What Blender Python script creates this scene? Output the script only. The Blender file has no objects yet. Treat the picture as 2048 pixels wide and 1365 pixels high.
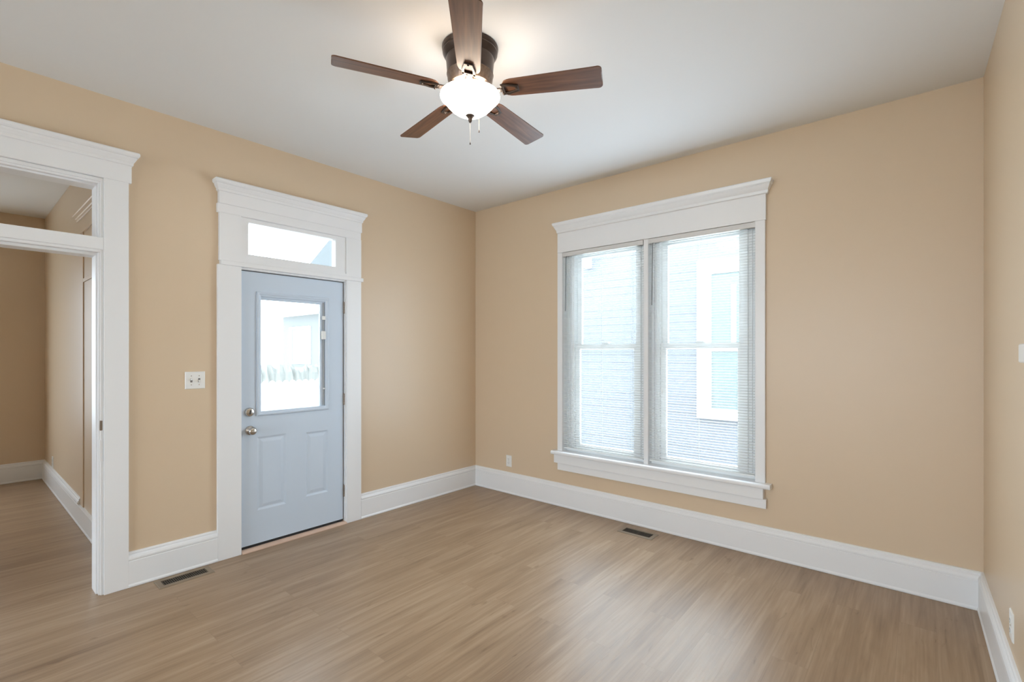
import bpy, bmesh, math, random
from mathutils import Vector, Matrix
random.seed(7)
S = bpy.context.scene
COL = S.collection
R = math.radians
PI = math.pi

# ------------------------------------------------------------------ camera
F_PX = 964.0
cd = bpy.data.cameras.new('camera')
cd.sensor_fit = 'HORIZONTAL'; cd.sensor_width = 36.0
cd.lens = F_PX / 2048.0 * 36.0
cd.shift_y = (706.0 - 682.5) / 2048.0
cd.clip_start = 0.02; cd.clip_end = 300
cam = bpy.data.objects.new('camera', cd); COL.objects.link(cam)
cam.location = (3.742, -3.779, 1.45)
cam.rotation_euler = (R(90), 0, R(40.385))
S.camera = cam

# ------------------------------------------------------------------ view / world / lights
S.view_settings.view_transform = 'Standard'
S.view_settings.look = 'None'
S.view_settings.gamma = 1.0
S.view_settings.use_curve_mapping = False
S.view_settings.exposure = 0.04
try:
    S.cycles.use_denoising = True
    S.cycles.max_bounces = 10
    S.cycles.diffuse_bounces = 6
    S.cycles.transparent_max_bounces = 24
    S.cycles.sample_clamp_indirect = 6.0
except Exception:
    pass

W = bpy.data.worlds.new('overcast_sky'); S.world = W; W.use_nodes = True
bgn = W.node_tree.nodes['Background']
bgn.inputs[0].default_value = (0.80, 0.94, 1.07, 1); bgn.inputs[1].default_value = 11.5


def portal(name, loc, rot, sx, sy):
    """sampling portal in a window opening: gives off no light itself, only guides the daylight"""
    l = bpy.data.lights.new(name, 'AREA'); l.shape = 'RECTANGLE'; l.size = sx; l.size_y = sy
    l.cycles.is_portal = True
    o = bpy.data.objects.new(name, l); o.location = loc; o.rotation_euler = rot; COL.objects.link(o)
    return o


# added fill lamp inside the twin window's blinds; sky light alone is too dim
l = bpy.data.lights.new('twin_window_fill', 'AREA'); l.shape = 'RECTANGLE'; l.size = 1.66; l.size_y = 1.78
l.energy = 32; l.color = (0.76, 0.94, 1.12)
o = bpy.data.objects.new('twin_window_fill', l); o.location = (2.0, -0.032, 1.46); o.rotation_euler = (R(-90), 0, 0); COL.objects.link(o)
l = bpy.data.lights.new('outside_glass_fill', 'AREA'); l.shape = 'RECTANGLE'; l.size = 1.66; l.size_y = 1.8  # second added fill lamp, brightens slats, sash and stool from outside
l.energy = 52; l.color = (0.86, 0.96, 1.0)
o = bpy.data.objects.new('outside_glass_fill', l); o.location = (2.0, 0.30, 1.50); o.rotation_euler = (R(-84), 0, 0); COL.objects.link(o)
portal('portal_twin_window', (2.0, 0.16, 1.46), (R(-90), 0, 0), 1.70, 1.96)
portal('portal_front_window', (1.15, -8.65, 1.50), (R(90), 0, 0), 1.60, 1.90)
portal('portal_front_window', (3.05, -8.65, 1.50), (R(90), 0, 0), 1.40, 1.90)
portal('portal_side_room_window', (-4.11, -4.60, 1.50), (0, R(-90), 0), 1.80, 0.90)
portal('portal_door_glass', (-0.15, -2.0, 1.43), (0, R(-90), 0), 0.84, 0.46)
portal('portal_transom', (-0.15, -2.0, 2.28), (0, R(-90), 0), 0.24, 0.70)


# ------------------------------------------------------------------ materials
def nodes(name):
    m = bpy.data.materials.new(name); m.use_nodes = True
    nt = m.node_tree; b = nt.nodes['Principled BSDF']
    return m, nt, b


def plain(name, col, rough=0.5, metal=0.0, spec=0.5, bump=0.0, bscale=60.0, var=0.0):
    m, nt, b = nodes(name)
    b.inputs['Base Color'].default_value = (*col, 1)
    b.inputs['Roughness'].default_value = rough
    b.inputs['Metallic'].default_value = metal
    b.inputs['Specular IOR Level'].default_value = spec
    tc = nt.nodes.new('ShaderNodeTexCoord')
    n = nt.nodes.new('ShaderNodeTexNoise'); n.inputs['Scale'].default_value = bscale; n.inputs['Detail'].default_value = 3
    nt.links.new(tc.outputs['Object'], n.inputs['Vector'])
    if bump > 0:
        bp = nt.nodes.new('ShaderNodeBump'); bp.inputs['Strength'].default_value = bump; bp.inputs['Distance'].default_value = 0.002
        nt.links.new(n.outputs['Fac'], bp.inputs['Height']); nt.links.new(bp.outputs['Normal'], b.inputs['Normal'])
    if var > 0:
        mx = nt.nodes.new('ShaderNodeMix'); mx.data_type = 'RGBA'
        mx.inputs[6].default_value = (*[c * (1 - var) for c in col], 1)
        mx.inputs[7].default_value = (*[min(1, c * (1 + var)) for c in col], 1)
        nt.links.new(n.outputs['Fac'], mx.inputs[0]); nt.links.new(mx.outputs[2], b.inputs['Base Color'])
    return m


WALL_COL = (0.66, 0.523, 0.372)
M_wall = plain('tan_eggshell_paint', WALL_COL, 0.37, spec=0.5, bump=0.12, bscale=90)
M_ceil = plain('white_ceiling_paint', (0.775, 0.78, 0.78), 0.9, spec=0.2, bump=0.1, bscale=40)
M_trim = plain('white_gloss_trim', (0.82, 0.83, 0.845), 0.32, spec=0.45, bump=0.05, bscale=25)
M_door = plain('pale_grey_blue_door_paint', (0.585, 0.675, 0.785), 0.38, spec=0.4, bump=0.03, bscale=50)
M_blind = plain('white_vinyl_slat', (0.86, 0.88, 0.89), 0.4, spec=0.4)
M_vinyl = plain('white_vinyl_sash', (0.90, 0.915, 0.92), 0.35)
M_plastic = plain('white_plastic', (0.82, 0.82, 0.80), 0.3)
M_slot = plain('dark_slot', (0.05, 0.045, 0.04), 0.6)
M_nickel = plain('satin_nickel', (0.55, 0.53, 0.50), 0.25, metal=1.0)
M_hinge = plain('aged_hinge_metal', (0.28, 0.23, 0.19), 0.4, metal=0.8)
M_bronze = plain('oil_rubbed_bronze', (0.070, 0.052, 0.044), 0.34, metal=0.75, bump=0.1, bscale=30)
M_bronze_em = plain('embossed_bronze_band', (0.20, 0.15, 0.12), 0.38, metal=0.8, bump=1.0, bscale=85, var=0.5)
M_black = plain('black_rubber', (0.012, 0.012, 0.013), 0.6)
M_thresh = plain('pinkish_wood_threshold', (0.62, 0.44, 0.34), 0.5, var=0.15, bscale=14)
M_vent = plain('tan_metal_register', (0.27, 0.21, 0.15), 0.5, metal=0.2)
M_louver = plain('brown_louver', (0.10, 0.075, 0.05), 0.5)
M_duct = plain('dark_duct', (0.02, 0.015, 0.012), 0.8)
M_gap = plain('weatherstrip_grey', (0.16, 0.15, 0.15), 0.7)
M_siding = plain('lavender_grey_lap_siding', (0.146, 0.151, 0.171), 0.6)
M_outwhite = plain('white_exterior_trim', (0.92, 0.92, 0.92), 0.5)
M_grass = plain('pale_dry_ground', (0.72, 0.72, 0.70), 0.9, var=0.2, bscale=2)
M_hedge = plain('grey_green_leaves', (0.165, 0.158, 0.142), 0.9, var=0.12, bscale=9)
M_roof = plain('grey_shingle', (0.35, 0.36, 0.38), 0.8, var=0.2, bscale=12)


def mat_glass(name, tint=(0.95, 0.98, 0.98)):
    m, nt, b = nodes(name); nt.nodes.remove(b)
    out = nt.nodes['Material Output']
    tr = nt.nodes.new('ShaderNodeBsdfTransparent'); tr.inputs[0].default_value = (*tint, 1)
    gl = nt.nodes.new('ShaderNodeBsdfGlossy'); gl.inputs['Roughness'].default_value = 0.02
    fr = nt.nodes.new('ShaderNodeFresnel'); fr.inputs[0].default_value = 1.45
    mx = nt.nodes.new('ShaderNodeMixShader')
    nt.links.new(fr.outputs[0], mx.inputs[0]); nt.links.new(tr.outputs[0], mx.inputs[1]); nt.links.new(gl.outputs[0], mx.inputs[2])
    nt.links.new(mx.outputs[0], out.inputs[0])
    return m


M_glass = mat_glass('clear_window_glass')


def mat_floor():
    m, nt, b = nodes('light_oak_vinyl_planks')
    L = nt.links.new
    tc = nt.nodes.new('ShaderNodeTexCoord')
    sep = nt.nodes.new('ShaderNodeSeparateXYZ'); L(tc.outputs['Object'], sep.inputs[0])
    cmb = nt.nodes.new('ShaderNodeCombineXYZ')
    L(sep.outputs['Y'], cmb.inputs['X']); L(sep.outputs['X'], cmb.inputs['Y'])
    br = nt.nodes.new('ShaderNodeTexBrick')
    br.offset = 0.37; br.offset_frequency = 2; br.squash = 1.0
    br.inputs['Color1'].default_value = (0, 0, 0, 1); br.inputs['Color2'].default_value = (1, 1, 1, 1)
    br.inputs['Mortar'].default_value = (0.5, 0.5, 0.5, 1)
    br.inputs['Scale'].default_value = 1.0; br.inputs['Mortar Size'].default_value = 0.0011
    br.inputs['Mortar Smooth'].default_value = 0.15; br.inputs['Bias'].default_value = 0.0
    br.inputs['Brick Width'].default_value = 1.22; br.inputs['Row Height'].default_value = 0.152
    L(cmb.outputs[0], br.inputs['Vector'])
    # per plank offset of the grain
    off = nt.nodes.new('ShaderNodeVectorMath'); off.operation = 'SCALE'; off.inputs['Scale'].default_value = 37.0
    L(br.outputs['Color'], off.inputs[0])
    add = nt.nodes.new('ShaderNodeVectorMath'); add.operation = 'ADD'
    L(cmb.outputs[0], add.inputs[0]); L(off.outputs[0], add.inputs[1])

    def noise(sx, sy, detail, dist=0.0, rough=0.55):
        mp = nt.nodes.new('ShaderNodeMapping'); mp.inputs['Scale'].default_value = (sx, sy, 1)
        L(add.outputs[0], mp.inputs['Vector'])
        n = nt.nodes.new('ShaderNodeTexNoise'); n.inputs['Scale'].default_value = 1.0
        n.inputs['Detail'].default_value = detail; n.inputs['Distortion'].default_value = dist; n.inputs['Roughness'].default_value = rough
        L(mp.outputs[0], n.inputs['Vector'])
        return n
    fine = noise(2.2, 70, 5, 0.2)
    broad = noise(1.3, 13, 3, 0.9)
    knot = noise(3.0, 16, 2, 2.2)

    def math_(op, a, bb):
        n = nt.nodes.new('ShaderNodeMath'); n.operation = op
        for i, v in enumerate((a, bb)):
            if isinstance(v, (int, float)): n.inputs[i].default_value = v
            else: L(v, n.inputs[i])
        return n.outputs[0]
    bw = nt.nodes.new('ShaderNodeRGBToBW'); L(br.outputs['Color'], bw.inputs[0])
    s = math_('MULTIPLY', fine.outputs['Fac'], 0.42)
    s = math_('ADD', s, math_('MULTIPLY', broad.outputs['Fac'], 0.45))
    s = math_('ADD', s, math_('MULTIPLY', bw.outputs[0], 0.08))
    kn = nt.nodes.new('ShaderNodeMapRange'); kn.inputs[1].default_value = 0.66; kn.inputs[2].default_value = 0.78
    kn.inputs[3].default_value = 0.0; kn.inputs[4].default_value = 0.16
    L(knot.outputs['Fac'], kn.inputs[0])
    s = math_('SUBTRACT', s, kn.outputs[0])
    cr = nt.nodes.new('ShaderNodeValToRGB')
    e = cr.color_ramp.elements
    e[0].position = 0.24; e[0].color = (0.205, 0.128, 0.074, 1)
    e[1].position = 0.72; e[1].color = (0.465, 0.345, 0.235, 1)
    x = cr.color_ramp.elements.new(0.47); x.color = (0.335, 0.228, 0.142, 1)
    L(s, cr.inputs[0])
    mx = nt.nodes.new('ShaderNodeMix'); mx.data_type = 'RGBA'
    mx.inputs[7].default_value = (0.20, 0.13, 0.08, 1)
    fm = math_('MULTIPLY', br.outputs['Fac'], 0.38)
    L(fm, mx.inputs[0]); L(cr.outputs[0], mx.inputs[6]); L(mx.outputs[2], b.inputs['Base Color'])
    rr = nt.nodes.new('ShaderNodeMapRange'); rr.inputs[3].default_value = 0.30; rr.inputs[4].default_value = 0.46
    L(fine.outputs['Fac'], rr.inputs[0]); L(rr.outputs[0], b.inputs['Roughness'])
    b.inputs['Specular IOR Level'].default_value = 0.5
    bp = nt.nodes.new('ShaderNodeBump'); bp.inputs['Strength'].default_value = 0.12; bp.inputs['Distance'].default_value = 0.002
    L(fine.outputs['Fac'], bp.inputs['Height']); L(bp.outputs[0], b.inputs['Normal'])
    return m


M_floor = mat_floor()


def mat_walnut():
    m, nt, b = nodes('walnut_blade_veneer')
    L = nt.links.new
    tc = nt.nodes.new('ShaderNodeTexCoord')
    mp = nt.nodes.new('ShaderNodeMapping'); mp.inputs['Scale'].default_value = (3.0, 45, 10); L(tc.outputs['Object'], mp.inputs[0])
    n = nt.nodes.new('ShaderNodeTexNoise'); n.inputs['Scale'].default_value = 1; n.inputs['Detail'].default_value = 4; n.inputs['Distortion'].default_value = 0.5
    L(mp.outputs[0], n.inputs['Vector'])
    cr = nt.nodes.new('ShaderNodeValToRGB')
    cr.color_ramp.elements[0].position = 0.3; cr.color_ramp.elements[0].color = (0.075, 0.030, 0.016, 1)
    cr.color_ramp.elements[1].position = 0.72; cr.color_ramp.elements[1].color = (0.20, 0.090, 0.045, 1)
    L(n.outputs['Fac'], cr.inputs[0]); L(cr.outputs[0], b.inputs['Base Color'])
    b.inputs['Roughness'].default_value = 0.42; b.inputs['Specular IOR Level'].default_value = 0.5
    return m


M_walnut = mat_walnut()


def mat_bowl(name, strength):
    m, nt, b = nodes(name)
    b.inputs['Base Color'].default_value = (0.95, 0.9, 0.8, 1)
    b.inputs['Roughness'].default_value = 0.3
    b.inputs['Emission Color'].default_value = (1.0, 0.85, 0.68, 1)
    b.inputs['Emission Strength'].default_value = strength
    return m


M_bowl = mat_bowl('lit_frosted_glass_bowl', 27.0)
M_bowl_in = mat_bowl('lit_bowl_inside', 4.0)


# ------------------------------------------------------------------ mesh helpers
def BM():
    return bmesh.new()


def box(bm, x0, x1, y0, y1, z0, z1, M=None):
    v = [bm.verts.new((x, y, z)) for x in (x0, x1) for y in (y0, y1) for z in (z0, z1)]
    if M is not None:
        for q in v: q.co = M @ q.co
    for f in ((0, 1, 3, 2), (4, 6, 7, 5), (0, 4, 5, 1), (2, 3, 7, 6), (0, 2, 6, 4), (1, 5, 7, 3)):
        bm.faces.new([v[i] for i in f])
    return v


def loft(bm, rings, closed_ring=True, cap=True):
    """rings: list of equal-length lists of points"""
    vr = [[bm.verts.new(p) for p in r] for r in rings]
    n = len(vr[0])
    for a, b_ in zip(vr[:-1], vr[1:]):
        for i in range(n if closed_ring else n - 1):
            j = (i + 1) % n
            bm.faces.new((a[i], a[j], b_[j], b_[i]))
    if cap and closed_ring:
        bm.faces.new(list(reversed(vr[0]))); bm.faces.new(vr[-1])
    return vr


def rects(bm, steps):
    """mitred moulding: steps = (x0,x1,y0,y1,z)"""
    loft(bm, [[(x0, y0, z), (x1, y0, z), (x1, y1, z), (x0, y1, z)] for x0, x1, y0, y1, z in steps])


def lathe(bm, prof, seg=40, axis=(0, 0), M=None):
    """prof: (r,z) open profile"""
    rings = []
    for r, z in prof:
        rings.append([(axis[0] + r * math.cos(2 * PI * i / seg), axis[1] + r * math.sin(2 * PI * i / seg), z) for i in range(seg)])
    if M is not None:
        rings = [[tuple(M @ Vector(p)) for p in r] for r in rings]
    return loft(bm, rings, cap=True)


def tube(bm, pts, r, seg=8):
    pts = [Vector(p) for p in pts]
    rings = []
    for i, p in enumerate(pts):
        d = (pts[min(i + 1, len(pts) - 1)] - pts[max(i - 1, 0)]).normalized()
        u = d.orthogonal().normalized()
        if i and abs(d.dot(Vector((0, 0, 1)))) < 0.95:
            u = d.cross(Vector((0, 0, 1))).normalized()
        w = d.cross(u)
        rings.append([tuple(p + r * (u * math.cos(2 * PI * k / seg) + w * math.sin(2 * PI * k / seg))) for k in range(seg)])
    loft(bm, rings)


def extrude(bm, prof, p0, p1, up=(0, 0, 1), out=(0, -1, 0)):
    """profile (o,z): o along 'out', z along 'up'; swept p0 -> p1"""
    p0, p1, up, out = Vector(p0), Vector(p1), Vector(up), Vector(out)
    loft(bm, [[tuple(p + out * o + up * z) for o, z in prof] for p in (p0, p1)])


def link(name, bm, mat, parent=None, smooth=False, bevel=0.0, bseg=2, loc=None, auto=None):
    bmesh.ops.remove_doubles(bm, verts=bm.verts, dist=1e-6)
    bmesh.ops.recalc_face_normals(bm, faces=bm.faces)
    me = bpy.data.meshes.new(name); bm.to_mesh(me); bm.free()
    me.materials.append(mat)
    o = bpy.data.objects.new(name, me); COL.objects.link(o)
    if loc is not None: o.location = loc
    if parent is not None: o.parent = parent
    if smooth:
        for p in me.polygons: p.use_smooth = True
    if bevel > 0:
        b = o.modifiers.new('bevel', 'BEVEL'); b.width = bevel; b.segments = bseg; b.limit_method = 'ANGLE'; b.angle_limit = R(40)
    return o


def sharp(o, ang=35):
    me = o.data
    for p in me.polygons: p.use_smooth = True
    try:
        me.set_sharp_from_angle(angle=R(ang))
    except Exception:
        pass
    return o


def thing(name, label, cat, loc=(0, 0, 0), rotz=0.0, group=None):
    o = bpy.data.objects.new(name, None); COL.objects.link(o)
    o.location = loc; o.rotation_euler = (0, 0, rotz); o.empty_display_size = 0.05
    o['label'] = label; o['category'] = cat
    if group: o['group'] = group
    return o


def tag(o, label, cat, group=None):
    o['label'] = label; o['category'] = cat
    if group: o['group'] = group
    return o


def struct(o, label=None, cat=None):
    o['kind'] = 'structure'
    if label: o['label'] = label
    if cat: o['category'] = cat
    return o


def sempty(name, label, cat, loc=(0, 0, 0)):
    o = thing(name, label, cat, loc); o['kind'] = 'structure'; return o


def holed(bm, u0, u1, z0, z1, t0, t1, holes, axis):
    """wall slab in the (u,z) plane, thickness t0..t1, rectangular holes (u0,u1,z0,z1)"""
    us = sorted({u0, u1, *[h[0] for h in holes], *[h[1] for h in holes]})
    zs = sorted({z0, z1, *[h[2] for h in holes], *[h[3] for h in holes]})
    us = [u for u in us if u0 <= u <= u1]; zs = [z for z in zs if z0 <= z <= z1]

    def solid(i, k):
        if i < 0 or k < 0 or i >= len(us) - 1 or k >= len(zs) - 1: return False
        uc, zc = (us[i] + us[i + 1]) / 2, (zs[k] + zs[k + 1]) / 2
        return not any(h[0] < uc < h[1] and h[2] < zc < h[3] for h in holes)

    def P(u, t, z): return (t, u, z) if axis == 'x' else (u, t, z)
    cache = {}

    def V(u, t, z):
        k = (u, t, z)
        if k not in cache: cache[k] = bm.verts.new(P(u, t, z))
        return cache[k]
    for i in range(len(us) - 1):
        for k in range(len(zs) - 1):
            if not solid(i, k): continue
            a, b_, c, d = us[i], us[i + 1], zs[k], zs[k + 1]
            for t in (t0, t1): bm.faces.new([V(a, t, c), V(b_, t, c), V(b_, t, d), V(a, t, d)])
            if not solid(i - 1, k): bm.faces.new([V(a, t0, c), V(a, t1, c), V(a, t1, d), V(a, t0, d)])
            if not solid(i + 1, k): bm.faces.new([V(b_, t0, c), V(b_, t1, c), V(b_, t1, d), V(b_, t0, d)])
            if not solid(i, k - 1): bm.faces.new([V(a, t0, c), V(b_, t0, c), V(b_, t1, c), V(a, t1, c)])
            if not solid(i, k + 1): bm.faces.new([V(a, t0, d), V(b_, t0, d), V(b_, t1, d), V(a, t1, d)])


# ------------------------------------------------------------------ room shell
H = 3.0
YB = -8.5           # wall behind the camera
YS = -5.6           # rear wall of the side room
XH = -3.985         # far wall of the side room
YH = -3.033         # side wall of the side room
CS = -0.0185        # right wall leans out by this per metre
XC = 4.006

# L-shaped plan: main room plus the side room; the porch corner stays open
PLAN = [(-4.15, YS - 0.15), (-0.15, YS - 0.15), (-0.15, -8.75), (4.4, -8.75), (4.4, 0.15), (-0.14, 0.15), (-0.14, YH + 0.12), (-4.15, YH + 0.12)]


def slab(bm, z0, z1): loft(bm, [[(x, y, z) for x, y in PLAN] for z in (z0, z1)])


bm = BM(); slab(bm, -0.12, 0.0)
struct(link('floor', bm, M_floor), 'light oak plank floor running through both rooms', 'floor')
bm = BM(); slab(bm, H, H + 0.2)
struct(link('ceiling', bm, M_ceil), 'smooth white ceiling with the fan light', 'ceiling')

OP0, OP1, OPT = -4.55, -3.180, 2.490           # opening to the side room
D0, D1, DT = -2.415, -1.560, 2.435             # front door + transom
bm = BM(); holed(bm, YB, 0.15, 0, H, -0.14, 0.0, [(OP0, OP1, 0, OPT), (D0, D1, 0, DT)], 'x')
struct(link('wall_left', bm, M_wall), 'tan wall with the front door and the side room opening', 'wall')
WX0, WX1, WZ0, WZ1 = 1.160, 2.838, 0.490, 2.430
bm = BM(); holed(bm, 0.0, 4.2, 0, H, 0.0, 0.15, [(WX0, WX1, WZ0, WZ1)], 'y')
struct(link('wall_back', bm, M_wall), 'tan wall around the wide twin window', 'wall')
bm = BM()
loft(bm, [[(XC + CS * y, y, 0), (XC + CS * y, y, H), (XC + 0.3, y, H), (XC + 0.3, y, 0)] for y in (0.0, YB)])
struct(link('wall_right', bm, M_wall), 'tan wall along the right edge of the photo', 'wall')
bm = BM(); holed(bm, -0.2, 4.5, 0, H, YB - 0.15, YB, [(0.35, 1.95, 0.55, 2.45), (2.35, 3.75, 0.55, 2.45)], 'y')
struct(link('wall_front', bm, M_wall), 'tan wall behind the camera with tall windows', 'wall')
bm = BM(); box(bm, XH, -0.14, YS - 0.15, YS, 0, H)
struct(link('wall_side_room_front', bm, M_wall), 'tan rear wall of the side room', 'wall')
bm = BM(); holed(bm, YS - 0.15, YH + 0.12, 0, H, XH - 0.12, XH, [(-5.05, -4.15, 0.6, 2.4)], 'x')
struct(link('wall_side_room_far', bm, M_wall), 'shaded tan far wall of the side room', 'wall')
bm = BM(); box(bm, XH, -0.14, YH, YH + 0.12, 0, H)
struct(link('wall_side_room_right', bm, M_wall), 'tan right wall of the side room', 'wall')

# baseboards -------------------------------------------------------
BASE = [(0, 0), (0.026, 0), (0.029, 0.004), (0.029, 0.012), (0.024, 0.022), (0.024, 0.160), (0.021, 0.163), (0.021, 0.167), (0.026, 0.170), (0.026, 0.180),
        (0.021, 0.192), (0.014, 0.199), (0.014, 0.208), (0.009, 0.214), (0, 0.216)]


def baseboard(name, p0, p1, out, label, prof=BASE):
    b = BM(); extrude(b, prof, p0, p1, out=out)
    return struct(link(name, b, M_trim), label, 'baseboard')


baseboard('baseboard_left', (0, -1.432, 0), (0, 0.0, 0), (1, 0, 0), 'white baseboard from the front door to the corner')
baseboard('baseboard_left', (0, -3.048, 0), (0, -2.556, 0), (1, 0, 0), 'short white baseboard between the opening and the front door')
baseboard('baseboard_back', (0, 0, 0), (XC, 0, 0), (0, -1, 0), 'white baseboard under the twin window')
n = Vector((-1, CS, 0)).normalized()
baseboard('baseboard_right', (XC, 0, 0), (XC + CS * YB, YB, 0), tuple(n), 'white baseboard along the right wall')
baseboard('baseboard_side_room_far', (XH, YS, 0), (XH, YH, 0), (1, 0, 0), 'white baseboard on the far wall of the side room')
baseboard('baseboard_side_room_right', (XH, YH, 0), (-1.69, YH, 0), (0, -1, 0), 'white baseboard on the right wall of the side room')
baseboard('baseboard_side_room_right', (-1.69, YH, 0), (-0.14, YH, 0), (0, -1, 0), 'white plinth board at the painted over doorway',
          [(0, 0), (0.026, 0), (0.029, 0.004), (0.029, 0.012), (0.0245, 0.022), (0.0245, 0.163), (0.02, 0.165), (0, 0.165)])


def cornice_y(bm, y0, y1, x0, steps):
    """mitred crown on the x=0 wall: steps (projection, extra at the ends, z)"""
    rects(bm, [(0.0, x0 + p, y0 - e, y1 + e, z) for p, e, z in steps])


# painted-over doorway in the side room ------------------------------
root = sempty('trim_3', 'painted over doorway casing on the right wall of the side room', 'door casing')
yw = YH
bm = BM(); box(bm, -1.683, -1.555, yw - 0.008, yw, 0.165, 2.452); link('side_casing', bm, M_wall, root, bevel=0.002)
bm = BM(); box(bm, -1.555, -0.40, yw - 0.007, yw, 2.035, 2.066); link('transom_rail', bm, M_wall, root, bevel=0.002)
bm = BM(); box(bm, -1.772, -0.20, yw - 0.012, yw, 2.452, 2.570); link('head_casing', bm, M_wall, root, bevel=0.002)
bm = BM()
rects(bm, [(-1.772 - e, -0.20, yw - p, yw, z) for p, e, z in ((0.014, 0.004, 2.57), (0.017, 0.03, 2.576), (0.017, 0.03, 2.596), (0.021, 0.07, 2.602), (0.026, 0.12, 2.632), (0.03, 0.155, 2.638), (0.03, 0.160, 2.662))])
link('cornice', bm, M_wall, root)
bm = BM(); box(bm, -0.40, -0.27, yw - 0.008, yw, 0.165, 2.452); link('side_casing', bm, M_wall, root, bevel=0.002)

# ------------------------------------------------------------------ opening to the side room
root = sempty('trim_1', 'white cased opening with transom rail to the side room', 'cased opening')
bm = BM(); box(bm, 0, 0.024, OP1 + 0.014, -3.047, 0, 2.498); link('side_casing', bm, M_trim, root, bevel=0.0025)
bm = BM(); box(bm, 0, 0.024, OP0 - 0.13, OP0 - 0.014, 0, 2.498); link('side_casing', bm, M_trim, root, bevel=0.0025)
bm = BM()
box(bm, -0.012, 0.010, OP1 - 0.0, OP1 + 0.014, 0, 2.49)
box(bm, -0.030, -0.0, OP1 - 0.008, OP1 + 0.004, 0, 2.49)
box(bm, -0.145, -0.0298, OP1 - 0.016, OP1 + 0.004, 0, 2.49)
link('jamb', bm, M_trim, root, bevel=0.0025)
bm = BM(); box(bm, -0.145, 0.010, OP0 - 0.004, OP0 + 0.016, 0, 2.49); link('jamb', bm, M_trim, root, bevel=0.0025)
bm = BM()
box(bm, -0.0125, 0.0105, OP0, OP1 + 0.0135, 2.474, 2.4935)
box(bm, -0.0305, 0.0002, OP0, OP1 + 0.0035, 2.462, 2.488)
box(bm, -0.1445, -0.0295, OP0, OP1 + 0.003, 2.452, 2.489)
link('head_jamb', bm, M_trim, root, bevel=0.0025)
bm = BM()
box(bm, -0.02, 0.020, OP0, OP1 + 0.014, 2.066, 2.138)
box(bm, -0.040, 0.008, OP0, OP1 + 0.006, 2.050, 2.136)
box(bm, -0.145, -0.03, OP0, OP1 - 0.004, 2.034, 2.140)
link('transom_rail', bm, M_trim, root, bevel=0.0025)
bm = BM(); box(bm, 0, 0.030, OP0 - 0.14, -3.034, 2.494, 2.600); link('head_casing', bm, M_trim, root, bevel=0.0025)
bm = BM()
CROWN = ((0.032, 0.002, 2.598), (0.039, 0.008, 2.602), (0.041, 0.010, 2.612), (0.040, 0.009, 2.616), (0.046, 0.014, 2.622), (0.056, 0.022, 2.636), (0.058, 0.024, 2.644),
         (0.057, 0.023, 2.646), (0.066, 0.030, 2.650), (0.072, 0.036, 2.658), (0.072, 0.036, 2.672), (0.068, 0.032, 2.678))
cornice_y(bm, OP0 - 0.14, -3.036, 0.0, CROWN)
link('cornice', bm, M_trim, root)
bm = BM(); box(bm, -0.0005, 0.0108, OP1 - 0.002, OP1 + 0.010, 0.985, 1.045)
o = link('strike_plate', bm, M_hinge, root, bevel=0.002); o['label'] = 'small dark metal strike plate'
bm = BM(); box(bm, -0.0005, 0.0115, OP1 - 0.003, OP1 + 0.013, 0.80, 0.93)
o = link('filler_patch', bm, M_trim, root, bevel=0.003)

# ------------------------------------------------------------------ front door casing and transom
root = sempty('trim_2', 'white front door casing with entablature and transom band', 'door casing')
bm = BM(); box(bm, 0, 0.025, -2.556, -2.402, 0, 2.068); link('side_casing', bm, M_trim, root, bevel=0.0025)
bm = BM(); box(bm, 0, 0.025, -1.571, -1.433, 0, 2.068); link('side_casing', bm, M_trim, root, bevel=0.0025)
bm = BM(); box(bm, 0, 0.036, -2.540, -1.418, 2.066, 2.098); link('band_rail', bm, M_trim, root, bevel=0.003)
bm = BM()
holed(bm, -2.545, -1.433, 2.098, 2.430, 0.0, 0.024, [(-2.405, -1.575, 2.12, 2.428)], 'x'); link('transom_casing', bm, M_trim, root)
bm = BM(); box(bm, 0, 0.028, -2.558, -1.438, 2.430, 2.492); link('fillet_board', bm, M_trim, root, bevel=0.002)
bm = BM(); box(bm, 0, 0.032, -2.550, -1.430, 2.492, 2.580); link('head_casing', bm, M_trim, root, bevel=0.0025)
bm = BM(); cornice_y(bm, -2.550, -1.432, 0.0, [(p, e * 0.9, z - 0.022) for p, e, z in CROWN]); link('cornice', bm, M_trim, root)
# jambs
bm = BM()
box(bm, -0.14, 0.010, -1.577, -1.560, 0, 2.07); box(bm, -0.14, -0.060, -1.590, -1.575, 0, 2.06)
link('jamb', bm, M_trim, root, bevel=0.002)
bm = BM()
box(bm, -0.14, 0.010, -2.415, -2.398, 0, 2.07); box(bm, -0.14, -0.060, -2.400, -2.386, 0, 2.06)
link('jamb', bm, M_trim, root, bevel=0.002)
bm = BM()
box(bm, -0.14, 0.010, -2.415, -1.560, 2.052, 2.098); box(bm, -0.14, -0.060, -2.40, -1.575, 2.034, 2.06)
link('head_jamb', bm, M_trim, root, bevel=0.002)
bm = BM(); box(bm, -0.062, -0.057, -2.40, -1.575, 0.02, 2.052)
bmesh.ops.delete(bm, geom=[], context='VERTS')
bm.free()
o = None
bm = BM()
box(bm, -0.055, -0.022, -1.587, -1.577, 0.03, 2.05); box(bm, -0.055, -0.022, -2.40, -1.577, 2.046, 2.052)
o = link('weatherstrip', bm, M_gap, root); o['label'] = 'dark grey weatherstrip in the door gap'
bm = BM(); rects(bm, [(-0.14, 0.034, -2.400, -1.572, 0.0), (-0.14, 0.034, -2.400, -1.572, 0.006), (-0.14, 0.012, -2.400, -1.572, 0.017), (-0.14, 0.004, -2.400, -1.572, 0.018)])
o = link('threshold', bm, M_thresh, root); o['label'] = 'pinkish bare wood threshold strip'

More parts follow.
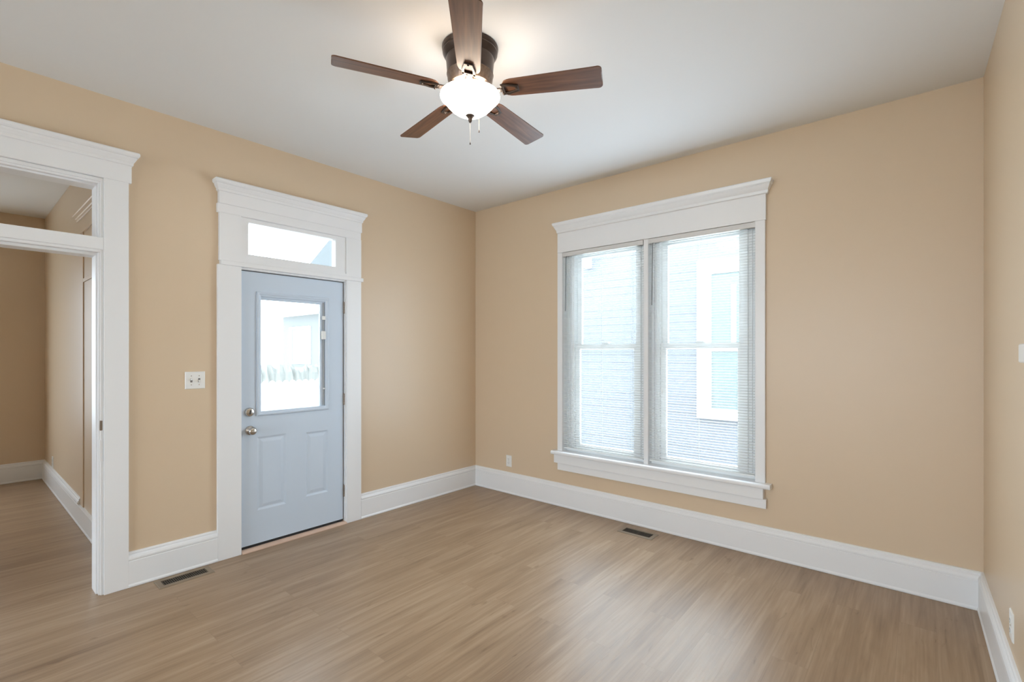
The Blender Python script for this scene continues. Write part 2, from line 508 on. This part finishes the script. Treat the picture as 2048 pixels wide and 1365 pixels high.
# transom window
root = sempty('window_2', 'narrow clear transom window above the front door', 'transom window')
bm = BM()
holed(bm, -2.404, -1.576, 2.122, 2.427, -0.02, 0.014, [(-2.352, -1.668, 2.166, 2.396)], 'x'); link('window_frame', bm, M_trim, root)
bm = BM()
holed(bm, -2.372, -1.648, 2.146, 2.416, -0.045, -0.02, [(-2.352, -1.668, 2.166, 2.396)], 'x'); link('glazing_stop', bm, M_trim, root)
bm = BM(); box(bm, -0.036, -0.032, -2.356, -1.664, 2.162, 2.40); link('pane', bm, M_glass, root)

# ------------------------------------------------------------------ front door (slab hung in the frame)
DX = -0.010         # inner face of the slab
DB, DTt = 0.037, 2.045
DL, DR_ = -2.394, -1.588
door = sempty('door_1', 'pale blue grey front door with half glass and two lower panels', 'door')


def panel_slab():
    b = BM()
    pan = [(-2.283, -2.068, 0.280, 0.825), (-1.912, -1.722, 0.298, 0.812)]
    lite = (-2.262, -1.735, 1.010, 1.875)
    holed(b, DL, DR_, DB, DTt, DX - 0.044, DX, [lite] + pan, 'x')
    return b, pan


bm, pan = panel_slab()
for y0, y1, z0, z1 in pan:      # pressed panels: sloping recess, then a raised field
    def ring(d, x): return [(x, y0 + d, z0 + d), (x, y1 - d, z0 + d), (x, y1 - d, z1 - d), (x, y0 + d, z1 - d)]
    loft(bm, [ring(0, DX), ring(0.004, DX - 0.002), ring(0.014, DX - 0.0075), ring(0.020, DX - 0.0075), ring(0.040, DX - 0.002), ring(0.043, DX - 0.0015)], cap=False)
    r2 = ring(0.043, DX - 0.0015); bm.faces.new([bm.verts.new(p) for p in r2])
sl = link('door_slab', bm, M_door, door)
# lite frame
bm = BM()
def ringl(y0, y1, z0, z1, x): return [(x, y0, z0), (x, y1, z0), (x, y1, z1), (x, y0, z1)]
LO = (-2.290, -1.718, 0.980, 1.903)
steps = [(0.0, DX), (0.002, DX + 0.010), (0.008, DX + 0.014), (0.016, DX + 0.014), (0.022, DX + 0.009), (0.030, DX + 0.007), (0.034, DX + 0.004), (0.034, DX - 0.03)]
loft(bm, [ringl(LO[0] + d, LO[1] - d, LO[2] + d, LO[3] - d, x) for d, x in steps], cap=False)
link('lite_frame', bm, M_door, door)
# inner raised-blind cassette: narrow stile at right and header at top, as seen behind the glass edge
bm = BM()
box(bm, DX - 0.032, DX - 0.008, -1.788, -1.752, 1.012, 1.870)
box(bm, DX - 0.032, DX - 0.008, -2.258, -1.788, 1.846, 1.870)
link('blind_cassette', bm, M_door, door, bevel=0.001)
bm = BM(); box(bm, DX - 0.024, DX - 0.020, -2.26, -1.78, 1.012, 1.85); link('pane', bm, M_glass, door)
tr = BM(); box(tr, DX - 0.008, DX + 0.002, -1.766, -1.758, 1.02, 1.862)
trk = link('slider_track', tr, plain('track_grey', (0.36, 0.37, 0.38), 0.5), door); trk['label'] = 'thin grey track of the built-in blind'
bm = BM(); box(bm, DX - 0.004, DX + 0.012, -1.776, -1.750, 1.720, 1.752); o = link('slider_tab', bm, M_plastic, trk, bevel=0.003); o['label'] = 'small white slider tab'
bm = BM(); box(bm, DX - 0.004, DX + 0.014, -1.782, -1.748, 1.560, 1.628); o = link('slider_tab', bm, M_plastic, trk, bevel=0.003); o['label'] = 'larger white slider tab'
bm = BM(); box(bm, DX - 0.004, DX + 0.010, -1.768, -1.755, 1.150, 1.162); link('slider_tab', bm, M_plastic, trk, bevel=0.002)
bm = BM(); box(bm, DX - 0.038, DX - 0.001, DL + 0.002, DR_ - 0.001, 0.0185, 0.0372); o = link('door_sweep', bm, M_black, door); o['label'] = 'black rubber sweep along the bottom'


def MX(y, z, x0=DX):
    """local z -> world +x, placed on the door face"""
    return Matrix.Translation((x0, y, z)) @ Matrix.Rotation(R(90), 4, 'Y')


bm = BM()
lathe(bm, [(0.001, 0), (0.034, 0), (0.034, 0.004), (0.031, 0.009), (0.016, 0.013), (0.012, 0.020), (0.012, 0.030), (0.020, 0.036), (0.0265, 0.046), (0.028, 0.054), (0.025, 0.062), (0.016, 0.067), (0.001, 0.068)], 32, M=MX(-2.333, 0.880))
kn = sharp(link('door_knob', bm, M_nickel, door), 50); kn['label'] = 'round satin nickel door knob'
bm = BM(); lathe(bm, [(0.001, 0.066), (0.009, 0.066), (0.009, 0.071), (0.006, 0.073), (0.001, 0.073)], 20, M=MX(-2.333, 0.880)); link('lock_button', bm, M_nickel, kn, smooth=True)
bm = BM(); lathe(bm, [(0.001, 0), (0.033, 0), (0.033, 0.006), (0.029, 0.013), (0.024, 0.016), (0.001, 0.016)], 32, M=MX(-2.336, 1.015))
db = sharp(link('deadbolt', bm, M_nickel, door), 40); db['label'] = 'round satin nickel deadbolt rose'
bm = BM(); box(bm, -0.0035, 0.0035, -0.016, 0.016, 0.014, 0.026, MX(-2.336, 1.015) @ Matrix.Rotation(R(78), 4, 'Z')); link('thumb_turn', bm, M_slot, db, bevel=0.003)
for z in (1.835, 1.055, 0.275):
    bm = BM()
    for k in range(5):
        lathe(bm, [(0.001, -0.048 + k * 0.0195), (0.0065, -0.048 + k * 0.0195), (0.0065, -0.030 + k * 0.0195), (0.001, -0.030 + k * 0.0195)], 12, axis=(DX + 0.005, -1.5815), M=Matrix.Translation((0, 0, z)))
    box(bm, DX - 0.03, DX + 0.001, -1.5795, -1.5765, z - 0.05, z + 0.05)
    o = link('hinge', bm, M_hinge, door); o['label'] = 'dark aged metal butt hinge'

# ------------------------------------------------------------------ twin window
win = sempty('window_1', 'wide white twin double hung window on the back wall', 'window')
CF = -0.024
bm = BM(); box(bm, 1.112, 1.166, CF, 0, 0.525, 2.392); link('side_casing', bm, M_trim, win, bevel=0.0025)
bm = BM(); box(bm, 2.832, 2.897, CF, 0, 0.525, 2.392); link('side_casing', bm, M_trim, win, bevel=0.0025)
bm = BM()
box(bm, 1.114, 2.902, CF - 0.003, 0, 2.392, 2.578)
link('head_casing', bm, M_trim, win, bevel=0.002)
bm = BM()
rects(bm, [(1.120 - e, 2.910 + e, -p, 0.0, z - 0.004) for p, e, z in ((0.032, 0.000, 2.578), (0.039, 0.006, 2.583), (0.042, 0.009, 2.598), (0.041, 0.008, 2.602), (0.052, 0.016, 2.618), (0.062, 0.024, 2.636), (0.061, 0.023, 2.639), (0.072, 0.032, 2.648), (0.076, 0.038, 2.668), (0.072, 0.036, 2.674))])
link('cornice', bm, M_trim, win)
bm = BM(); box(bm, 1.976, 2.016, -0.012, 0.13, 0.52, 2.43); link('mullion', bm, M_trim, win, bevel=0.003)
# stool with rounded nose and horns
bm = BM()
st = [(0.100, 0.492), (0.100, 0.526), (-0.062, 0.526), (-0.070, 0.522), (-0.073, 0.514), (-0.073, 0.502), (-0.069, 0.495), (-0.062, 0.492)]
loft(bm, [[(x, y, z) for y, z in st] for x in (WX0, WX1)])
nose = [(0.0, 0.492), (0.0, 0.526)] + st[2:]
loft(bm, [[(x, y, z) for y, z in nose] for x in (1.066, WX0)]); loft(bm, [[(x, y, z) for y, z in nose] for x in (WX1, 2.938)])
link('stool', bm, M_trim, win, bevel=0.002)
bm = BM(); box(bm, 1.086, 2.889, -0.046, 0, 0.412, 0.493); link('apron', bm, M_trim, win, bevel=0.003)
bm = BM(); box(bm, 1.116, 2.904, -0.030, 0, 0.345, 0.413); link('apron', bm, M_trim, win, bevel=0.003)
# frame lining
bm = BM()
box(bm, WX0, WX0 + 0.006, 0.0, 0.15, 0.5, 2.43); box(bm, WX1 - 0.006, WX1, 0.0, 0.15, 0.5, 2.43); box(bm, WX0, WX1, 0.0, 0.15, 2.420, 2.43)
for x0, x1 in ((WX0 + 0.006, 1.250), (1.895, 1.976), (2.016, 2.086), (2.735, WX1 - 0.006)):
    box(bm, x0, x1, 0.055, 0.15, 0.5268, 2.43)
box(bm, WX0 + 0.002, WX1 - 0.002, 0.051, 0.148, 2.385, 2.428); box(bm, WX0 + 0.002, WX1 - 0.002, 0.051, 0.148, 0.5265, 0.545)
for x in (1.176, 1.200, 1.226, 1.918, 1.945, 2.036, 2.060, 2.760, 2.790):      # tilt tracks standing proud of the frame
    box(bm, x, x + 0.007, 0.042, 0.056, 0.545, 2.385)
link('window_frame', bm, M_vinyl, win)


def sash(x0, x1, z0, z1, y0, y1, nm, lab):
    b = BM(); w = 0.045
    holed(b, x0, x1, z0, z1, y0, y1, [(x0 + w, x1 - w, z0 + w, z1 - w)], 'y')
    s = link('sash', b, M_vinyl, win, bevel=0.002); s['label'] = lab
    b = BM(); box(b, x0 + w - 0.004, x1 - w + 0.004, (y0 + y1) / 2 - 0.002, (y0 + y1) / 2 + 0.002, z0 + w - 0.004, z1 - w + 0.004)
    link('pane', b, M_glass, s)


for x0, x1, side in ((1.252, 1.893, 'left'), (2.088, 2.733, 'right')):
    sash(x0, x1, 1.482, 2.383, 0.108, 0.140, 'u', side + ' upper sash')
    sash(x0, x1, 0.547, 1.530, 0.072, 0.104, 'l', side + ' lower sash')
    b = BM(); xm = (x0 + x1) / 2; box(b, xm - 0.03, xm + 0.03, 0.060, 0.100, 1.530, 1.545); link('sash_lock', b, M_vinyl, win, bevel=0.003)

# ------------------------------------------------------------------ mini blinds
YBL = 0.006
M_rail = plain('light_grey_enamel_rail', (0.66, 0.655, 0.645), 0.4)


def blind(x0, x1, zb, label):
    t = thing('mini_blind', label, 'blind', ((x0 + x1) / 2, YBL, 2.38), 0, 'white mini blinds in the twin window')
    t.location = (0, 0, 0)
    b = BM(); box(b, x0, x1, YBL - 0.024, YBL + 0.014, 2.352, 2.390); hr = link('headrail', b, M_rail, t, bevel=0.002)
    b = BM(); box(b, x0 - 0.0015, x0 + 0.006, YBL - 0.026, YBL + 0.015, 2.350, 2.391); link('end_cap', b, M_rail, hr)
    b = BM(); box(b, x1 - 0.006, x1 + 0.0015, YBL - 0.026, YBL + 0.015, 2.350, 2.391); link('end_cap', b, M_rail, hr)
    b = BM()
    pitch = 0.0205; z = 2.338; tilt = R(4)
    ax0, ax1 = x0 + 0.004, x1 - 0.004
    while z > zb + 0.016:
        prof = []
        for k in range(5):
            s = -0.0125 + k * 0.00625
            cz = 0.0018 * (1 - (s / 0.0125) ** 2)
            prof.append((s * math.cos(tilt), s * math.sin(tilt) + cz))
        top = [(y, zz + 0.0003) for y, zz in prof]; bot = [(y, zz - 0.0003) for y, zz in reversed(prof)]
        loft(b, [[(x, YBL + y, z + zz) for y, zz in top + bot] for x in (ax0, ax1)])
        z -= pitch
    link('slats', b, M_blind, t)
    b = BM(); box(b, ax0, ax1, YBL - 0.012, YBL + 0.012, zb, zb + 0.011); link('bottom_rail', b, M_blind, t, bevel=0.003)
    w_ = x1 - x0
    for fx in (0.13, 0.5, 0.87):
        xx = x0 + w_ * fx
        b = BM()
        for yy in (-0.0135, 0.0135):
            box(b, xx - 0.0006, xx + 0.0006, YBL + yy - 0.0006, YBL + yy + 0.0006, zb, 2.352)
        link('ladder_cord', b, M_blind, t)
    b = BM(); tube(b, [(x0 + 0.042, YBL - 0.026, 2.352), (x0 + 0.041, YBL - 0.030, 2.33), (x0 + 0.034, YBL - 0.030, 1.84)], 0.0032, 8)
    o = link('tilt_wand', b, M_wand, t); o['label'] = 'thin grey tilt wand'
    b = BM(); xx = x0 + w_ * 0.14
    tube(b, [(xx, YBL - 0.026, 2.352), (xx, YBL - 0.027, 1.15)], 0.0009, 5); tube(b, [(xx + 0.012, YBL - 0.026, 2.352), (xx + 0.012, YBL - 0.027, 1.15)], 0.0009, 5)
    lathe(b, [(0.001, 1.12), (0.005, 1.12), (0.0025, 1.15), (0.001, 1.15)], 10, axis=(xx + 0.006, YBL - 0.027))
    link('lift_cord', b, M_plastic, t)
    return t


M_wand = plain('smoky_clear_wand', (0.16, 0.17, 0.18), 0.2)
blind(1.169, 1.972, 0.552, 'white mini blind over the left half of the twin window')
blind(2.020, 2.830, 0.556, 'white mini blind over the right half of the twin window')

# ------------------------------------------------------------------ ceiling fan
FX, FY = 1.990, -2.048
fan = thing('ceiling_fan', 'flush mount ceiling fan with five dark walnut blades and lit bowl light', 'ceiling fan', (FX, FY, H))
bm = BM()
lathe(bm, [(0.001, 0.0), (0.140, 0.0), (0.143, -0.004), (0.141, -0.016), (0.137, -0.022), (0.139, -0.030), (0.134, -0.040), (0.126, -0.052), (0.121, -0.058),
           (0.123, -0.064), (0.121, -0.075), (0.118, -0.110), (0.116, -0.135), (0.001, -0.135)], 56)
sharp(link('motor_housing', bm, M_bronze, fan), 40)
bm = BM()
lathe(bm, [(0.001, -0.134), (0.116, -0.134), (0.119, -0.138), (0.116, -0.142), (0.114, -0.165), (0.109, -0.182), (0.104, -0.192), (0.090, -0.198), (0.001, -0.198)], 56)
o = sharp(link('scroll_band', bm, M_bronze_em, fan), 40); o['label'] = 'embossed scrollwork band of aged bronze'
bm = BM(); lathe(bm, [(0.001, -0.196), (0.082, -0.196), (0.082, -0.206), (0.074, -0.212), (0.060, -0.216), (0.060, -0.226), (0.001, -0.226)], 40)
sharp(link('light_fitter', bm, M_bronze, fan), 40)
# bowl (open at the top, with wall thickness)
bm = BM()
outer = [(0.018, -0.3440), (0.045, -0.3390), (0.072, -0.3270), (0.098, -0.3080), (0.119, -0.2860), (0.133, -0.2690), (0.141, -0.2610), (0.149, -0.2540), (0.1515, -0.2470), (0.150, -0.2400), (0.145, -0.2360)]
inner = [(r - 0.005, z + 0.004) for r, z in reversed(outer[:-1])]
lathe(bm, outer + inner[:-1] + [(0.014, -0.339)], 56)
gb = sharp(link('glass_bowl', bm, M_bowl, fan), 60)
gb.data.materials.append(M_bowl_in)
for p in gb.data.polygons:
    c = p.center
    if p.normal.x * c.x + p.normal.y * c.y < 0 or p.normal.z > 0.5: p.material_index = 1
bm = BM()
lathe(bm, [(0.001, -0.3380), (0.0235, -0.3385), (0.0240, -0.3425), (0.0175, -0.3490), (0.0115, -0.3560), (0.0090, -0.3640), (0.0080, -0.3720), (0.0050, -0.3770), (0.001, -0.3780)], 28)
sharp(link('finial', bm, M_bronze, fan), 40)


def chain(dx, dy, z0, z1, kn_):
    b = BM(); z = z0
    while z > z1 + 0.014:
        lathe(b, [(0.0003, z), (0.0012, z - 0.0012), (0.0003, z - 0.0024)], 6, axis=(dx, dy)); z -= 0.0027
    box(b, dx - 0.0003, dx + 0.0003, dy - 0.0003, dy + 0.0003, z1 + 0.01, z0)
    c = link('pull_chain', b, M_nickel, fan)
    b = BM(); lathe(b, [(0.0005, z1 + 0.014), (0.002, z1 + 0.010), (0.0032, z1 + 0.003), (0.002, z1), (0.0005, z1)], 12, axis=(dx, dy))
    link('chain_pendant', b, M_bronze, c)


chain(0.0, 0.0, -0.377, -0.490, 0)
# a second chain hanging behind the bowl rim from the fitter, drawn clear of the glass
chain(0.028, 0.036, -0.340, -0.424, 0)

# blades
ZB = -0.222


def blade_mesh():
    b = BM()
    r0, r1 = 0.168, 0.663
    L_ = []; Rr = []
    N = 26
    pts = []
    for i in range(N + 1):
        r = r0 + (r1 - r0) * i / N
        hw = 0.0545 + 0.0135 * (i / N)
        # rounded root and rounded corners at the tip
        d = r - r0
        if d < 0.055: hw *= math.sqrt(max(0.0, 1 - ((0.055 - d) / 0.055) ** 2)) * 0.62 + 0.38
        e = r1 - r
        if e < 0.020: hw -= 0.020 - math.sqrt(max(0, 0.020 ** 2 - (0.020 - e) ** 2))
        pts.append((r, hw))
    # extra tip samples
    tip = [(r1 - 0.020 + 0.020 * math.sin(a), 0.068 - 0.020 + 0.020 * math.cos(a)) for a in [R(x) for x in (0, 18, 36, 54, 72, 90)]]
    pts = [p for p in pts if p[0] < r1 - 0.021] + tip
    pit = R(-12)
    for sgn in (1, -1):
        pass
    top, bot = [], []
    for r, hw in pts:
        ring = []
        for (yy, zz) in ((-hw, 0.003), (-hw * 0.5, 0.003), (0, 0.003), (hw * 0.5, 0.003), (hw, 0.003), (hw, -0.003), (hw * 0.5, -0.003), (0, -0.003), (-hw * 0.5, -0.003), (-hw, -0.003)):
            ring.append((r, yy * math.cos(pit) - zz * math.sin(pit), yy * math.sin(pit) + zz * math.cos(pit)))
        top.append(ring)
    loft(b, top)
    return b


def iron_mesh():
    b = BM(); pit = R(-12)
    def T(x, y, z): return (x, y * math.cos(pit) - z * math.sin(pit), y * math.sin(pit) + z * math.cos(pit))
    # open hexagonal bracket under the blade
    outl = [(0.166, -0.034), (0.202, -0.034), (0.255, -0.020), (0.255, 0.020), (0.202, 0.034), (0.166, 0.034)]
    inn = [(0.184, -0.020), (0.204, -0.020), (0.238, -0.011), (0.238, 0.011), (0.204, 0.020), (0.184, 0.020)]
    n_ = len(outl)
    for z0, z1 in ((-0.012, -0.003),):
        vo = [[b.verts.new(T(x, y, z)) for x, y in outl] for z in (z0, z1)]
        vi = [[b.verts.new(T(x, y, z)) for x, y in inn] for z in (z0, z1)]
        for i in range(n_):
            j = (i + 1) % n_
            b.faces.new((vo[0][i], vo[0][j], vi[0][j], vi[0][i])); b.faces.new((vo[1][i], vi[1][i], vi[1][j], vo[1][j]))
            b.faces.new((vo[0][i], vo[1][i], vo[1][j], vo[0][j])); b.faces.new((vi[0][i], vi[0][j], vi[1][j], vi[1][i]))
    # arm running back to the motor
    arm = [(0.080, 0.022, 0.022), (0.108, 0.020, 0.012), (0.140, 0.014, -0.006), (0.172, 0.016, -0.0075)]
    loft(b, [[(x, -w, z - 0.0045), (x, w, z - 0.0045), (x, w, z + 0.0045), (x, -w, z + 0.0045)] for x, w, z in arm])
    return b


bl0 = link('fan_blade', blade_mesh(), M_walnut, fan, bevel=0.0015); sharp(bl0, 30)
ir0 = link('blade_iron', iron_mesh(), M_bronze, bl0, bevel=0.0025)
scr = []
for x, y in ((0.175, -0.027), (0.175, 0.027), (0.247, 0.0)):
    sc = BM(); lathe(sc, [(0.0005, -0.0165), (0.0045, -0.0150), (0.0055, -0.0120), (0.0005, -0.0118)], 12, axis=(x, y), M=Matrix.Rotation(R(-12), 4, 'X'))
    scr.append(link('screw', sc, M_bronze, bl0))
bl0.location = (0, 0, ZB); bl0.rotation_euler = (0, R(1.5), R(25.7))      # the blades hang very slightly out of true
for k in range(1, 5):
    b2 = bl0.copy(); COL.objects.link(b2); b2.parent = fan
    b2.rotation_euler = (0, R(-1.5) if k == 3 else 0, R(25.7 + 72 * k))
    for c in (ir0, *scr):
        c2 = c.copy(); COL.objects.link(c2); c2.parent = b2
# the bulbs inside the bowl
for k in range(3):
    a = R(63 + 120 * k)
    l = bpy.data.lights.new('fan_bulb', 'POINT'); l.energy = 1.8; l.color = (1.0, 0.85, 0.73); l.shadow_soft_size = 0.03
    o = bpy.data.objects.new('fan_bulb', l); o.location = (FX + 0.085 * math.cos(a), FY + 0.085 * math.sin(a), H - 0.252); COL.objects.link(o)


# ------------------------------------------------------------------ wall plates
def plate_frame(o_loc, right, out):
    """matrix: local x -> right, y -> out of the wall, z up"""
    r_, o_ = Vector(right).normalized(), Vector(out).normalized()
    return Matrix((( r_.x, o_.x, 0, o_loc[0]), (r_.y, o_.y, 0, o_loc[1]), (r_.z, o_.z, 1, o_loc[2]), (0, 0, 0, 1)))


def plate(M, w, h, par):
    b = BM()
    loft(b, [[tuple(M @ Vector((sx * (w / 2 - d), y, sz * (h / 2 - d)))) for sx, sz in ((-1, -1), (1, -1), (1, 1), (-1, 1))] for d, y in ((0, 0), (0, 0.002), (0.004, 0.006))])
    return link('plate', b, M_plastic, par)


def screw(M, x, z, par, y=0.006):
    b = BM(); lathe(b, [(0.0003, 0), (0.0035, 0), (0.0028, 0.0012), (0.0003, 0.0014)], 12, M=M @ Matrix.Translation((x, y, z)) @ Matrix.Rotation(R(-90), 4, 'X'))
    link('screw', b, M_nickel, par)


t = thing('light_switch', 'white double toggle light switch plate beside the front door', 'light switch')
Ms = plate_frame((0, -2.686, 1.264), (0, 1, 0), (1, 0, 0))
plate(Ms, 0.118, 0.116, t)
for sx, up in ((-0.023, 1), (0.023, -1)):
    b = BM(); box(b, sx - 0.006, sx + 0.006, 0.005, 0.0075, -0.013, 0.013, Ms); sl_ = link('toggle_slot', b, M_gap, t)
    b = BM(); box(b, sx - 0.0045, sx + 0.0045, 0.004, 0.020, -0.005, 0.006, Ms @ Matrix.Rotation(R(24 * up), 4, 'X')); link('toggle', b, M_plastic, sl_, bevel=0.002)
    screw(Ms, sx, 0.030, t); screw(Ms, sx, -0.030, t)


def outlet(M, label):
    t = thing('wall_outlet', label, 'outlet')
    plate(M, 0.073, 0.117, t)
    for s in (-1, 1):
        b = BM()
        ring = [(0.0165 * math.cos(a), max(-0.0125, min(0.0125, 0.0165 * math.sin(a)))) for a in [2 * PI * k / 28 for k in range(28)]]
        loft(b, [[tuple(M @ Vector((x, y, z + s * 0.0195))) for x, z in ring] for y in (0.005, 0.008)])
        rec = link('receptacle', b, M_plastic, t)
        b = BM()
        for dx, hh in ((-0.0065, 0.0045), (0.0065, 0.0036)):
            box(b, dx - 0.0013, dx + 0.0013, 0.0078, 0.0084, s * 0.0195 + 0.003 - hh, s * 0.0195 + 0.003 + hh, M)
        box(b, -0.0022, 0.0022, 0.0078, 0.0084, s * 0.0195 - 0.0095, s * 0.0195 - 0.0055, M)
        link('slots', b, M_slot, rec)
    screw(M, 0, 0, t)
    return t


outlet(plate_frame((0.487, 0, 0.330), (1, 0, 0), (0, -1, 0)), 'white duplex outlet low on the wall left of the twin window')
yo = -0.955
outlet(plate_frame((XC + CS * yo, yo, 0.335), (CS, 1, 0), tuple(n)), 'white duplex outlet low on the right wall above its baseboard')
outlet(plate_frame((-3.34, YH, 0.280), (1, 0, 0), (0, -1, 0)), 'small white outlet low on the right wall of the side room')

# thermostat on the right wall
yo = -1.355
t = thing('thermostat', 'white box thermostat on the right wall at the photo edge', 'thermostat')
Mt = plate_frame((XC + CS * yo, yo, 1.448), (CS, 1, 0), tuple(n))
b = BM(); box(b, -0.063, 0.063, 0, 0.006, -0.032, 0.032, Mt); o = link('base_plate', b, M_gap, t, bevel=0.002)
b = BM(); box(b, -0.062, 0.062, 0.006, 0.026, -0.034, 0.034, Mt); link('cover', b, M_plastic, t, bevel=0.007, bseg=4)


# ------------------------------------------------------------------ floor registers
def register(cx, cy, L_, W_, rot, label, nl, mat_):
    t = thing('floor_vent', label, 'floor vent', (cx, cy, 0), rot, None)
    b = BM()
    def rr(l, w, z): return [(-l / 2, -w / 2, z), (l / 2, -w / 2, z), (l / 2, w / 2, z), (-l / 2, w / 2, z)]
    li, wi = L_ - 0.060, W_ - 0.056
    loft(b, [rr(L_, W_, 0.0), rr(L_, W_, 0.002), rr(L_ - 0.012, W_ - 0.012, 0.006), rr(li, wi, 0.006), rr(li, wi, 0.0012)], cap=False)
    link('frame', b, mat_, t)
    b = BM(); box(b, -li / 2, li / 2, -wi / 2, wi / 2, 0.0004, 0.0014); link('duct', b, M_duct, t)
    b = BM()
    for k in range(nl):
        x = -li / 2 + li * (k + 0.5) / nl
        Mk = Matrix.Translation((x, 0, 0.0036)) @ Matrix.Rotation(R(25), 4, 'Y')
        w = 0.0022 if k == nl // 2 else 0.0011
        box(b, -w, w, -wi / 2, wi / 2, -0.0022, 0.0018, Mk)
    link('louvers', b, M_louver, t)
    return t


register(0.121, -2.777, 0.305, 0.135, R(90), 'tan slotted floor vent by the short baseboard left of the front door', 22, M_vent)
register(2.003, -0.178, 0.295, 0.140, 0, 'dark brown floor vent below the twin window', 20, M_vent)

# ------------------------------------------------------------------ outdoors
bm = BM(); box(bm, -60, 40, -40, 60, -0.75, -0.45)
struct(link('ground', bm, M_grass), 'pale bright ground outside', 'ground')
bm = BM(); box(bm, -2.2, -0.145, -2.95, -0.4, -0.30, -0.04)
struct(link('floor_porch', bm, M_outwhite), 'white porch floor outside the front door', 'porch floor')

nh = thing('neighbor_house', 'lavender grey lap sided house close outside the twin window', 'house', (0, 2.6, -0.45))
nh.location = (0, 0, 0)
bm = BM()
z = -0.45
while z < 3.45:      # lap siding courses
    loft(bm, [[(x, 2.6 - 0.005, z), (x, 2.6 - 0.002, z + 0.11), (x, 2.72, z + 0.11), (x, 2.72, z)] for x in (-2.5, 8.0)])
    z += 0.11
link('lap_siding', bm, M_siding, nh)
bm = BM(); box(bm, -2.5, 8.0, 2.72, 6.5, -0.45, 3.45); link('house_body', bm, M_siding, nh)
bm = BM(); rects(bm, [(-2.7, 8.3, 2.35, 6.9, 3.45), (-2.7, 8.3, 2.35, 6.9, 3.56), (-2.7, 8.3, 4.5, 4.7, 4.3)]); link('roof', bm, M_roof, nh)
bm = BM(); holed(bm, 1.51, 2.62, 0.60, 2.645, 2.555, 2.60, [(1.69, 2.46, 0.74, 2.455)], 'y')
wf = link('window_frame', bm, M_outwhite, nh)
bm = BM(); box(bm, 1.69, 2.46, 2.565, 2.595, 1.47, 1.54); box(bm, 1.93, 1.99, 2.565, 2.595, 1.54, 2.30); link('sash_bars', bm, M_outwhite, wf)
M_npane = plain('pale_teal_curtained_pane', (0.150, 0.178, 0.180), 0.5)
bm = BM(); box(bm, 1.69, 2.46, 2.572, 2.59, 0.74, 2.455); link('pane', bm, M_npane, wf)
bm = BM(); loft(bm, [[(x0, y, 2.74), (x1, y, 2.74), (-0.085, y, 3.03), (-0.262, y, 3.03)] for x0, x1, y in ((-0.175, -0.085, 2.40), (-0.175, -0.085, 2.6))])
o = link('eave_bracket', bm, M_outwhite, nh)
bm = BM(); loft(bm, [[(-9.8, y, 3.1), (-5.2, y, 3.1), (-5.2, y, 5.63), (-9.8, y, 3.4)] for y in (2.6, 6.4)])
link('porch_gable', bm, plain('dark_grey_wing', (0.066, 0.068, 0.068), 0.8), nh)  # wing in one even dark grey

sh = thing('far_house', 'very pale house with one window seen through the front door glass', 'house')
bm = BM(); box(bm, -16.9, -10.5, 5.5, 9.5, -0.45, 3.0); link('house_body', bm, plain('grey_siding', (0.112, 0.107, 0.101), 0.8), sh)
bm = BM(); rects(bm, [(-17.2, -10.2, 5.1, 9.9, 2.95), (-17.2, -10.2, 5.1, 9.9, 3.1), (-17.2, -10.2, 7.4, 7.6, 4.6)]); link('roof', bm, M_outwhite, sh)
bm = BM(); holed(bm, -16.2, -14.5, 1.0, 2.5, 5.44, 5.5, [(-16.04, -14.65, 1.12, 2.4)], 'y'); fw = link('window_frame', bm, M_outwhite, sh)
bm = BM(); box(bm, -16.04, -14.65, 5.47, 5.49, 1.12, 2.4); link('pane', bm, plain('grey_pane', (0.104, 0.098, 0.094), 0.6), fw)

# hedge: lumpy clipped volume with leaf tufts
bm = BM()
hx, hy0, hy1 = -7.6, -0.6, 2.45
rng = random.Random(3)
NX, NZ = 44, 10
for face in (0,):
    rings = []
    for i in range(NX + 1):
        y = hy0 + (hy1 - hy0) * i / NX
        ring = []
        for k in range(14):
            a = 2 * PI * k / 14
            rr_ = 1.0 + rng.uniform(-0.10, 0.10)
            ring.append((hx + 0.38 * math.cos(a) * rr_, y, 0.35 + 0.80 * math.sin(a) * rr_ * (1.0 if i not in (0, NX) else 0.4)))
        rings.append(ring)
    loft(bm, rings)
tag(link('hedge', bm, M_hedge), 'pale grey green hedge beyond the picket fence, seen through the door glass', 'hedge')
# white picket fence
fe = thing('picket_fence', 'white picket fence in front of the hedge, seen through the door glass', 'fence')
bm = BM(); box(bm, -6.06, -6.02, -0.6, 2.3, -0.1, 0.0); box(bm, -6.06, -6.02, -0.6, 2.3, 0.55, 0.65); link('rails', bm, M_outwhite, fe)
y = -0.55; p0 = None
while y < 2.2:
    if p0 is None:
        bm = BM(); loft(bm, [[(x, -0.0665, -0.45), (x, 0.0665, -0.45), (x, 0.0665, 0.84), (x, 0.035, 0.885), (x, 0.0, 0.90), (x, -0.035, 0.885), (x, -0.0665, 0.84)] for x in (-6.02, -6.0)])
        p0 = link('picket', bm, M_outwhite, fe); p0.location = (0, y, 0)
    else:
        p = p0.copy(); COL.objects.link(p); p.parent = fe; p.location = (0, y, 0)
    y += 0.135
